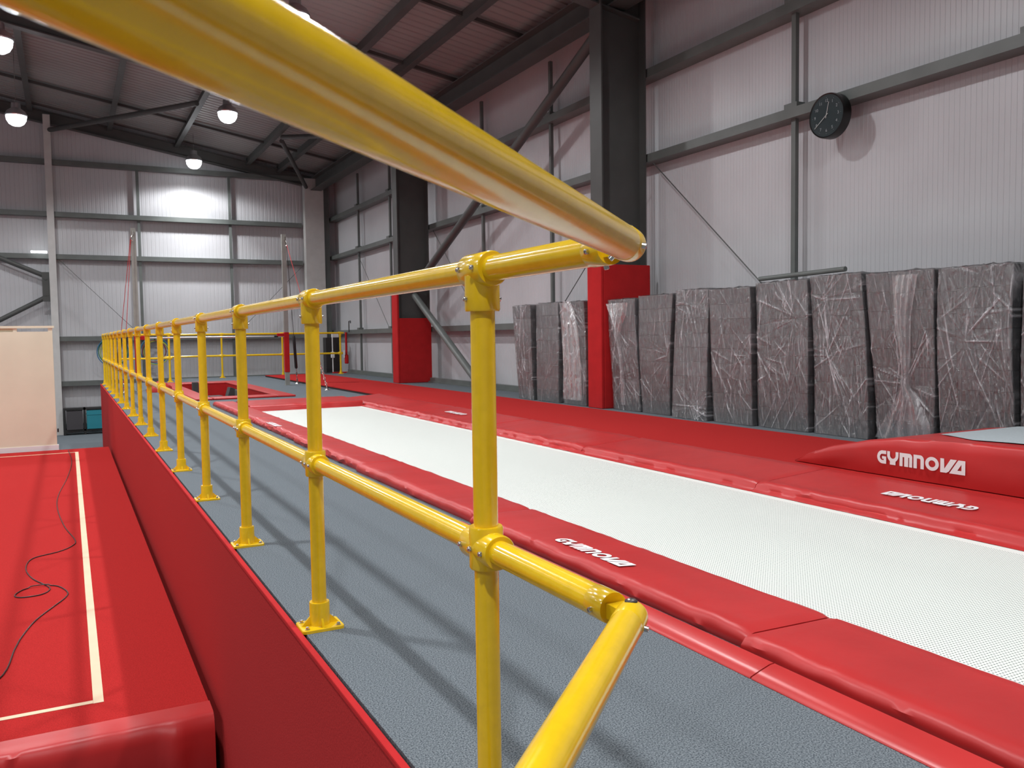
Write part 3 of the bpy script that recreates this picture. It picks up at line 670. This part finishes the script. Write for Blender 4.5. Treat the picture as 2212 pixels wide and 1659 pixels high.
def guy(top, bot, m, spring=None, chain=None):
    top = Vector(top); bot = Vector(bot)
    MB().cyl(top, bot, .006, 6).build('guy_cord', m, t)
    if spring:
        MB().lathe([(0, .02), (.02, .032), ((spring[1]-spring[0])*(bot-top).length-.02, .032), ((spring[1]-spring[0])*(bot-top).length, .02)], top.lerp(bot, spring[0]), bot-top, 12).build('spring_sleeve', 'black', t)
    if chain:
        b = MB(); a = top.lerp(bot, chain[0]); L = (bot-a).length; n = int(L/.06); dr = (bot-a).normalized()
        sd = dr.cross(Vector((0, 1, .3))).normalized(); s2 = dr.cross(sd)
        for k in range(n):
            c = a+dr*(k+.5)*L/n; e = sd if k % 2 else s2
            b.tube([c+dr*(.038*math.cos(q*PI/4))+e*(.016*math.sin(q*PI/4)) for q in range(8)], .006, 5, True)
        b.build('chain', 'steel', t)
    MB().lathe([(0, .05), (.012, .045), (.03, .015), (.045, .015)], (bot.x, bot.y, .0), (0, 0, 1), 14).build('anchor', 'steel', t)
guy((4.09, 17.93, 2.95), (4.335, 18.35, .04), 'cord', (.66, .90), (.90, 1))
guy((4.09, 17.90, 2.90), (4.26, 15.70, .04), 'redcord', (.62, .78), (.78, 1))
guy((1.15, 17.93, 2.95), (.80, 18.30, .04), 'redcord', (.66, .88), (.88, 1))
guy((1.15, 17.90, 2.90), (.90, 17.60, .04), 'redcord', (.62, .78), (.78, 1))

# ------------------------------------------------------------------ hoops on the far wall
def hoop(cx, cz, r, m, lab, y=24.60, grp='hoops hanging on the far wall'):
    tag(MB().tube([(cx+r*math.cos(a*PI/20), y, cz+r*math.sin(a*PI/20)) for a in range(40)], .012, 8, True).build('hoop', m), lab, 'hoop', grp)
hoop(2.06, .70, .35, 'hoopblue', 'large blue hoop hanging right of the crumpled red cushion', 24.60)
hoop(2.08, .67, .32, 'hoopgreen', 'dark green hoop inside the blue hoop', 24.64)
hoop(2.10, .64, .315, 'hoopyellow', 'lime yellow hoop hanging lowest in the right cluster', 24.57)
hoop(2.04, .68, .29, 'hoopred', 'maroon hoop, smallest in the right cluster', 24.54)
hoop(1.06, .70, .35, 'hoopgreen', 'dark green hoop behind the most distant yellow posts', 24.60)
hoop(1.08, .66, .32, 'hoopyellow', 'lime hoop behind the most distant yellow posts', 24.64)
hoop(1.05, .68, .375, 'hoopblue', 'blue hoop behind the most distant yellow posts', 24.57)

for x, t in ((2.06, 'right cluster of hoops'), (1.06, 'left cluster of hoops')):
    tag(MB().cyl((x, 24.50, 1.0), (x, 24.72, 1.0), .012, 8).cyl((x, 24.50, 1.0), (x, 24.50, 1.07), .012, 8).build('hoop_peg', 'black'), 'small black peg on the far wall holding the ' + t, 'peg')
# ------------------------------------------------------------------ far right corner
tag(MB().box(6.40, 6.78, 23.6, 23.9, 0, .98).build('cabinet', 'foamblack', ang=0), 'dark cabinet in the far right corner behind the yellow rail', 'cabinet')
t = thing('socket_pole', (6.50, 23.3, 0), 'thin white pole with a socket box in the far right corner', 'pole')
MB().cyl((6.50, 23.3, 0), (6.50, 23.3, 1.08), .014, 10).build('pole', 'white', t); MB().box(6.46, 6.54, 23.26, 23.34, .42, .58).build('socket_box', 'white', t, ang=0)
tag(MB().box(6.60, 6.78, 23.65, 23.75, .982, 1.10).build('sign_box', 'white', ang=0), 'small white box above the dark corner cabinet', 'box')
t = thing('fire_extinguisher', (6.86, 23.2, .2), 'slim red fire extinguisher bar on the right wall at the far corner', 'extinguisher')
MB().cyl((6.86, 23.2, .32), (6.86, 23.2, 1.12), .03, 12).lathe([(0, .04), (.02, .055), (.22, .055), (.26, .03)], (6.86, 23.2, .25), (0, 0, 1), 16).build('body', 'redpad', t); MB().box(6.79, 6.80, 23.16, 23.24, .42, .62).build('paper_label', 'white', t, ang=0)
tag(MB().tube([(6.86, 22.9, 1.12), (6.86, 22.9, 1.42), (6.86, 22.76, 1.42), (6.86, 22.76, 1.36)], .014, 8).build('wall_hook', 'black'), 'black bent hook standing on the low wall rail at far corner', 'hook')
tag(MB().box(6.45, 6.95, 23.0, 23.2, .0, .03).build('floor_strip', 'redpad', ang=0), 'small red strip on the floor at far right corner', 'strip')

# ------------------------------------------------------------------ lower left: red mat, tape, cable
t = thing('floor_mat', (-2, 10, FZ), 'large low red carpeted gym mat left of the raised platform', 'mat')
MB().box(-6.5, .585, 4.56, 16.9, FZ+.001, -.925).box(-6.5, .585, 4.56, 16.9, -.925, -.92).build('mat_top', 'redcarpet', t, ang=0)
b = MB(); prof = [(4.50, FZ+.02), (4.455, FZ+.1), (4.452, -1.0), (4.470, -.935), (4.50, -.918), (4.63, -.914), (4.63, -.93), (4.53, -.95), (4.53, FZ+.02)]
def fnF(q, i, j):
    q = q.copy(); x = q.x
    w = .5+.5*nz(x, 3, 3, 1)
    if i in (1, 2): q.y -= .03*w*nz(x, q.z, 5, 2)+.035*math.exp(-((x-.40)/.05)**2)
    if i in (3, 4): q.y -= .012*nz(x, 1, 8, 4); q.z += .004*nz(x, 2, 9, 6)
    return q
b.extr(prof, -6.5, .588, 200, fnF, axis='X'); b.build('front_cover', 'vinyl', t, ang=50)['label'] = 'creased red vinyl end cover'
def tape(x0, x1, y0, y1, lab): tag(MB().box(x0, x1, y0, y1, -.9195, -.918).build('floor_tape', 'tape', ang=0), lab, 'tape', 'cream tape lines on the red mat')
tape(.048, .098, 4.90, 16.40, 'long cream tape line running away along the red mat')
tape(-6.3, .047, 4.905, 4.945, 'cream tape line across the near end of the red mat')
tape(-6.3, .047, 16.33, 16.38, 'thin cream tape line across the far end of the red mat')
cab = [(-.056,16.699),(-.009,15.036),(-.071,13.338),(-.168,11.863),(-.17,10.893),(-.098,9.812),(-.006,9.077),(-.032,8.829),(-.142,8.646),(-.323,8.516),(-.375,8.324),(-.372,8.042),(-.314,7.746),(-.213,7.472),(-.191,7.342),(-.247,7.232),(-.373,7.223),(-.421,7.305),(-.37,7.445),(-.267,7.491),(-.146,7.433),(-.072,7.215),(-.085,7.056),(-.165,6.84),(-.266,6.562),(-.333,6.234),(-.36,6.014),(-.42,5.5),(-.7,5.2)]
def catmull(p, n=6):
    out = []
    for i in range(len(p)-1):
        a, b_, c, d_ = p[max(i-1, 0)], p[i], p[i+1], p[min(i+2, len(p)-1)]
        for k in range(n):
            s = k/n; out.append(tuple(.5*((2*b_[q])+(-a[q]+c[q])*s+(2*a[q]-5*b_[q]+4*c[q]-d_[q])*s*s+(-a[q]+3*b_[q]-3*c[q]+d_[q])*s**3) for q in range(2)))
    return out + [p[-1]]
pts = catmull(cab); L = [(x, y, -.915+(.009 if 110 < i < 118 else 0)) for i, (x, y) in enumerate(pts)]
tag(MB().tube(L, .0045, 8).build('power_cable', 'cord'), 'thin black cable looping across the red mat', 'cable')
t = thing('partition_board', (-1.3, 17.05, FZ), 'tall beige board standing at the far end of the red mat', 'board')
MB().box(-2.6, -.225, 17.0, 17.10, -.84, 1.15).box(-2.6, -.195, 16.985, 17.115, 1.21, 1.25).box(-.29, -.225, 17.0, 17.1, 1.15, 1.21).box(-.82, -.76, 17.0, 17.1, 1.15, 1.21).box(-2.6, -.82, 17.04, 17.1, 1.15, 1.21).build('board', 'beige', t, ang=0)
MB().box(-2.6, -.20, 16.99, 17.11, FZ, -.84).build('white_plinth', 'white', t, ang=0)
MB().box(-.215, -.19, 17.02, 17.09, -.62, -.56).build('latch', 'black', t, ang=0)
t = thing('storage_shelf', (.5, 24.5, FZ), 'low black shelf frame standing on lower floor by the far wall', 'shelf')
b = MB()
for x in (-.16, .30, .96): b.box(x, x+.05, 24.3, 24.65, FZ, -.72)
b.box(-.11, .96, 24.3, 24.65, -.77, -.72).box(-.11, .96, 24.3, 24.65, -1.30, -1.26); b.build('frame', 'black', t, ang=0)
tag(MB().box(-.09, .28, 24.27, 24.6, -1.258, -.79).build('storage_box', 'greybox', ang=0), 'dark grey storage box in the low black shelf, left', 'box')
tag(MB().box(.37, .93, 24.27, 24.6, -1.258, -.79).box(.36, .94, 24.26, 24.61, -.90, -.885).build('storage_box', 'teal', ang=0), 'teal storage box in the low black shelf, right', 'box')
tag(MB().box(-.02, .62, 17.3, 20.2, FZ, FZ+.06).build('floor_mat', 'greybox', ang=0, bevel=.01), 'flat dark mat on the lower floor beyond the red mat', 'mat')

# ------------------------------------------------------------------ clock
CXk, CYk, CZk, CR = 6.80, 6.235, 3.11, .222
t = thing('wall_clock', (CXk, CYk, CZk), 'round black wall clock with pale numerals on the wall rail', 'clock')
MB().lathe([(0, CR*.90), (-.004, CR*.93), (-.012, CR*.97), (.01, CR), (.095, CR), (.10, CR*.9)], (CXk, CYk, CZk), (1, 0, 0), 64).build('case', 'clockrim', t, ang=40)
MB().lathe([(-.003, CR*.925), (-.002, CR*.925)], (CXk, CYk, CZk), (1, 0, 0), 64).build('dial', 'clockface', t, ang=20)
XF = CXk-.0045
def onface(a, b_, x=XF): return (x, CYk-a, CZk+b_)    # a to the right, b up as seen from the hall
b = MB()
for k in range(60):
    a = math.radians(k*6); r0 = CR*.80
    cx, cy = r0*math.sin(a), r0*math.cos(a); w_ = .0022 if k % 5 == 0 else .001
    b.add([onface(cx-w_, cy-w_), onface(cx+w_, cy-w_), onface(cx+w_, cy+w_), onface(cx-w_, cy+w_)], [(0, 1, 2, 3)])
for h in range(1, 13):
    fc = bpy.data.curves.new('n', 'FONT'); fc.body = str(h); fc.size = .042; fc.align_x = 'CENTER'; fc.align_y = 'CENTER'
    fo = bpy.data.objects.new('n', fc); COL.objects.link(fo); bpy.context.view_layer.update()
    me = bpy.data.meshes.new_from_object(fo.evaluated_get(bpy.context.evaluated_depsgraph_get()))
    a = math.radians(h*30); cx, cy = CR*.66*math.sin(a), CR*.66*math.cos(a)
    b.add([onface(cx+q.co.x, cy+q.co.y) for q in me.vertices], [tuple(p.vertices) for p in me.polygons])
    bpy.data.objects.remove(fo); bpy.data.meshes.remove(me); bpy.data.curves.remove(fc)
M['numeral'] = mat('pale_numeral', (0.32, 0.36, 0.37), 0.5)
M['hand'] = mat('white_hand', (0.62, 0.64, 0.62), 0.4)
b.build('numerals', 'numeral', t, ang=0, fixn=False)
def hand(deg, ln, back, wd, x, nm):
    a = math.radians(deg); ux, uy = math.sin(a), math.cos(a); px, py = uy, -ux
    q = [(-back*ux-px*wd, -back*uy-py*wd), (-back*ux+px*wd, -back*uy+py*wd), (ln*ux+px*wd*.7, ln*uy+py*wd*.7), (ln*ux-px*wd*.7, ln*uy-py*wd*.7)]
    MB().hexa([onface(*v, x=x) for v in q] + [onface(*v, x=x-.002) for v in q]).build(nm, 'hand', t, ang=0)
hand(14, CR*.60, .025, .003, XF-.003, 'hour_hand'); hand(234, CR*.80, .03, .0026, XF-.007, 'minute_hand')

# ------------------------------------------------------------------ wrapped foam bundles
def fold_field(seed, n, pts=None):
    r = random.Random(seed); F_ = []
    for _ in range(n):
        cu, cv = r.random(), r.random(); a = r.gauss(PI/2, .45); ln = r.uniform(.10, .60)
        if pts and r.random() < .4:
            pu, pv = r.choice(pts); a = r.uniform(0, 2*PI); d0 = r.uniform(.05, .25); cu = pu+math.cos(a)*(d0+ln/2); cv = pv+math.sin(a)*(d0+ln/2)*.6
        F_.append((cu, cv, math.cos(a), math.sin(a), ln, r.uniform(.006, .018), r.uniform(.003, .009)*(1 if r.random() < .7 else -.6)))
    def f(u, v):
        s = 0
        for cu, cv, ca, sa, ln, wd, h in F_:
            du, dv = u-cu, (v-cv)*2.0
            al = (du*ca+dv*sa)/ln; ac = (-du*sa+dv*ca)/wd
            if abs(al) < 1 and abs(ac) < 1: s += h*(1-abs(ac))*(1-al*al)
        return s
    return f
def bundle(y0b, y1b, y0t, y1t, xb, xt, h, cols, rows, lab, seed, foci=None, folds=90, base=0.0):
    t = thing('foam_bundle', ((xb+6.74)/2, (y0b+y1b)/2, base), lab, 'foam bundle', 'film-wrapped foam bundles along the right wall')
    r = random.Random(seed); XB = 6.74
    def P3(u, v, d):   # u across (far->near), v up, d depth
        ya = y1b+(y0b-y1b)*u; yb = y1t+(y0t-y1t)*u; sag = .010*math.sin(v*PI*1.5+seed)
        xf = xb+(xt-xb)*v + .012*math.sin(v*PI+seed*2)
        return Vector((xf+(XB-xf)*d, ya+(yb-ya)*v+sag, base+.004+h*v))
    for c in range(cols):
        k0 = 0; v = 0
        n = rows+(r.choice((-1, 0, 1)) if cols > 1 else 0)
        for i in range(n):
            v0, v1 = i/n, (i+1)/n; j = r.uniform(0, .014) if cols > 1 else r.uniform(0, .005)
            u0, u1 = c/cols+.002, (c+1)/cols-.002
            q = [P3(u0, v0+.0008, 0), P3(u1, v0+.0008, 0), P3(u1, v0+.0008, 1), P3(u0, v0+.0008, 1), P3(u0, v1-.0008, 0), P3(u1, v1-.0008, 0), P3(u1, v1-.0008, 1), P3(u0, v1-.0008, 1)]
            for kk in (0, 1, 4, 5): q[kk].x += j+.012
            MB().hexa(q).build('foam_block', r.choice(('foam', 'foam', 'foam2', 'foam3')) if cols > 1 else ('foam', 'foam2')[i % 2 and r.random() < .4], t, ang=0, bevel=.004)
    # film: perimeter sheet back-left, front, back-right, plus a top sheet
    ff = fold_field(seed, folds, foci); fs_ = fold_field(seed+100, 24)
    nu, nv = 210, 170
    def film(u, v):
        o = .004
        if u < .12: q = P3(0, v, 1-u/.12); s = ff(0, v)*.5+fs_(u*5, v); q.y += o+abs(s)
        elif u > .88: q = P3(1, v, (u-.88)/.12); s = ff(1, v)*.5+fs_(u*5, v); q.y -= o+abs(s)
        else:
            uu = (u-.12)/.76; s = ff(uu, v); q = P3(uu, v, 0); q.x -= s-.002+.004*nz(uu*3, v*6, 1, seed)
        if v > .985: q.z += .012*nz(u*18, v, 1, seed+3)+.006
        return q
    b = MB().grid(film, nu, nv)
    b.grid(lambda u, v: P3(u, 1, v*1.0)+Vector((0, 0, .010+abs(fold_top(u, v))*1.6+.012*nz(u*9, v*5, 1, seed+7))), 26, 20)
    o = b.build('clear_wrap', 'film', t, ang=0, fixn=False); o.data.polygons.foreach_set('use_smooth', [True]*(nu*nv+26*20))
    at = o.data.attributes.new('crease', 'FLOAT', 'POINT'); vals = []
    for i in range(nu+1):
        for j in range(nv+1):
            u = i/nu; uu = (u-.12)/.76; s = abs(ff(min(max(uu, 0), 1), j/nv))
            vals.append(min(1, max(0, (s-.0018)/.006)))
    vals += [0.0]*(27*21); at.data.foreach_set('value', vals)
    return t, P3
fold_top = fold_field(555, 24)
B = []
B.append(bundle(11.17, 11.60, 11.25, 11.80, 6.12, 6.14, 1.41, 1, 7, 'narrow crumpled foam bundle, farthest of the row behind the columns', 1, [(.4, .45), (.5, .85)], 130))
B.append(bundle(10.43, 11.03, 10.50, 11.13, 6.14, 6.17, 1.42, 1, 8, 'smooth slab-like foam bundle, second farthest of the row', 2, None, 40))
B.append(bundle(9.74, 10.30, 9.80, 10.42, 6.15, 6.16, 1.41, 3, 8, 'foam bundle with gathered film top just left of tall column', 3, [(.4, 1.0)], 130))
B.append(bundle(8.64, 9.20, 8.68, 9.25, 6.22, 6.21, 1.395, 2, 8, 'leaning foam bundle with white V of gathered film, right of tall column', 4, [(.35, .75), (.4, .3)], 110))
B.append(bundle(8.05, 8.57, 7.98, 8.63, 6.24, 6.22, 1.415, 1, 9, 'smooth leaning foam bundle between the V-film bundle and the blocky one', 5, [(.95, .5)], 70))
B.append(bundle(7.31, 7.89, 7.36, 7.91, 6.16, 6.22, 1.445, 2, 8, 'foam bundle with long vertical film folds, third right of tall column', 6, [(.3, .9), (.6, .1)], 130))
B.append(bundle(6.65, 7.23, 6.70, 7.32, 6.20, 6.22, 1.425, 1, 9, 'broad smooth foam bundle below the thin diagonal rod', 7, [(1.0, .5), (0, .55)], 110))
B.append(bundle(5.93, 6.58, 5.97, 6.64, 6.25, 6.25, 1.455, 4, 8, 'blocky foam bundle with shiny patch, under the grey foam tube', 8, [(.75, .75), (0.05, .5)], 150))
B.append(bundle(5.26, 5.86, 5.36, 5.94, 6.27, 6.27, 1.475, 4, 9, 'tall blocky foam bundle with taped band near its top', 9, [(.25, .85), (.3, .5)], 130))
B.append(bundle(4.66, 5.20, 4.62, 5.28, 6.30, 6.27, 1.455, 3, 8, 'foam bundle with film gathered and flaring at its foot', 10, [(.6, .35)], 110))
B.append(bundle(3.95, 4.56, 3.97, 4.58, 6.28, 6.26, 1.45, 4, 8, 'blocky foam bundle standing behind the grey-topped red mat', 11, [(.6, .95), (.4, .6)], 130))
B.append(bundle(3.2, 3.88, 3.22, 3.90, 6.28, 6.26, 1.44, 3, 8, 'last foam bundle at the right edge of the picture', 12, None, 110))
# gathered film
def gather(idx, path, lab, seed):
    t, P3 = B[idx]; b = MB()
    def fn(a, s):
        # path: list of (v, u_left, u_right, bulge)
        k = min(int(s*(len(path)-1)), len(path)-2); f = s*(len(path)-1)-k
        p, q = path[k], path[k+1]; v = p[0]+(q[0]-p[0])*f; ul = p[1]+(q[1]-p[1])*f; ur = p[2]+(q[2]-p[2])*f; bl = p[3]+(q[3]-p[3])*f
        w_ = abs(ur-ul); fold = .018*math.sin(a*22+seed)*min(1, .35+w_)+.010*nz(a*8, s*7, 1, seed)
        r_ = P3(ul+(ur-ul)*a, min(max(v, .0), 1.0), 0); r_.x -= .012+bl*math.sin(PI*a)+fold+.012; r_.z += max(v-1, 0)*1.4; return r_
    b.grid(fn, 40, 50)
    o = b.build('gathered_film', 'filmdense', t, ang=0, fixn=False)
    at = o.data.attributes.new('crease', 'FLOAT', 'POINT')
    at.data.foreach_set('value', [max(0, math.sin(i/40*24+seed*2+1.5*nz(i*.2, j*.08, 1, seed)))**3*.75*(.5+.9*abs(nz(i*.1, j*.15, 1, seed+5))) for i in range(41) for j in range(51)]); o.data.polygons.foreach_set('use_smooth', [True]*2000); o['label'] = lab
gather(3, [(.97, .02, .80, .01), (.86, .16, .72, .02), (.74, .32, .52, .04), (.66, .38, .46, .05), (.5, .44, .50, .02), (.3, .42, .52, .02), (.05, .40, .55, .01)], 'whitish V-shaped gather of film', 1)
gather(9, [(.98, .45, .80, .01), (.75, .46, .70, .03), (.5, .52, .66, .04), (.34, .54, .62, .05), (.26, .42, .78, .05), (.12, .18, .96, .05), (.02, .02, .99, .03)], 'whitish film gathered and flaring at foot', 2)
gather(2, [(1.01, .25, .55, .03), (.9, .15, .7, .02), (.7, .1, .8, .012), (.4, .08, .85, .008), (.05, .05, .9, .004)], 'whitish film gathered at top', 3)
# grey foam tube lying on top
tag(MB().cyl((6.38, 6.72, 1.515), (6.36, 5.60, 1.535), .024, 16).build('foam_tube', 'girt'), 'dark grey foam tube lying on top of the blocky bundles', 'tube')
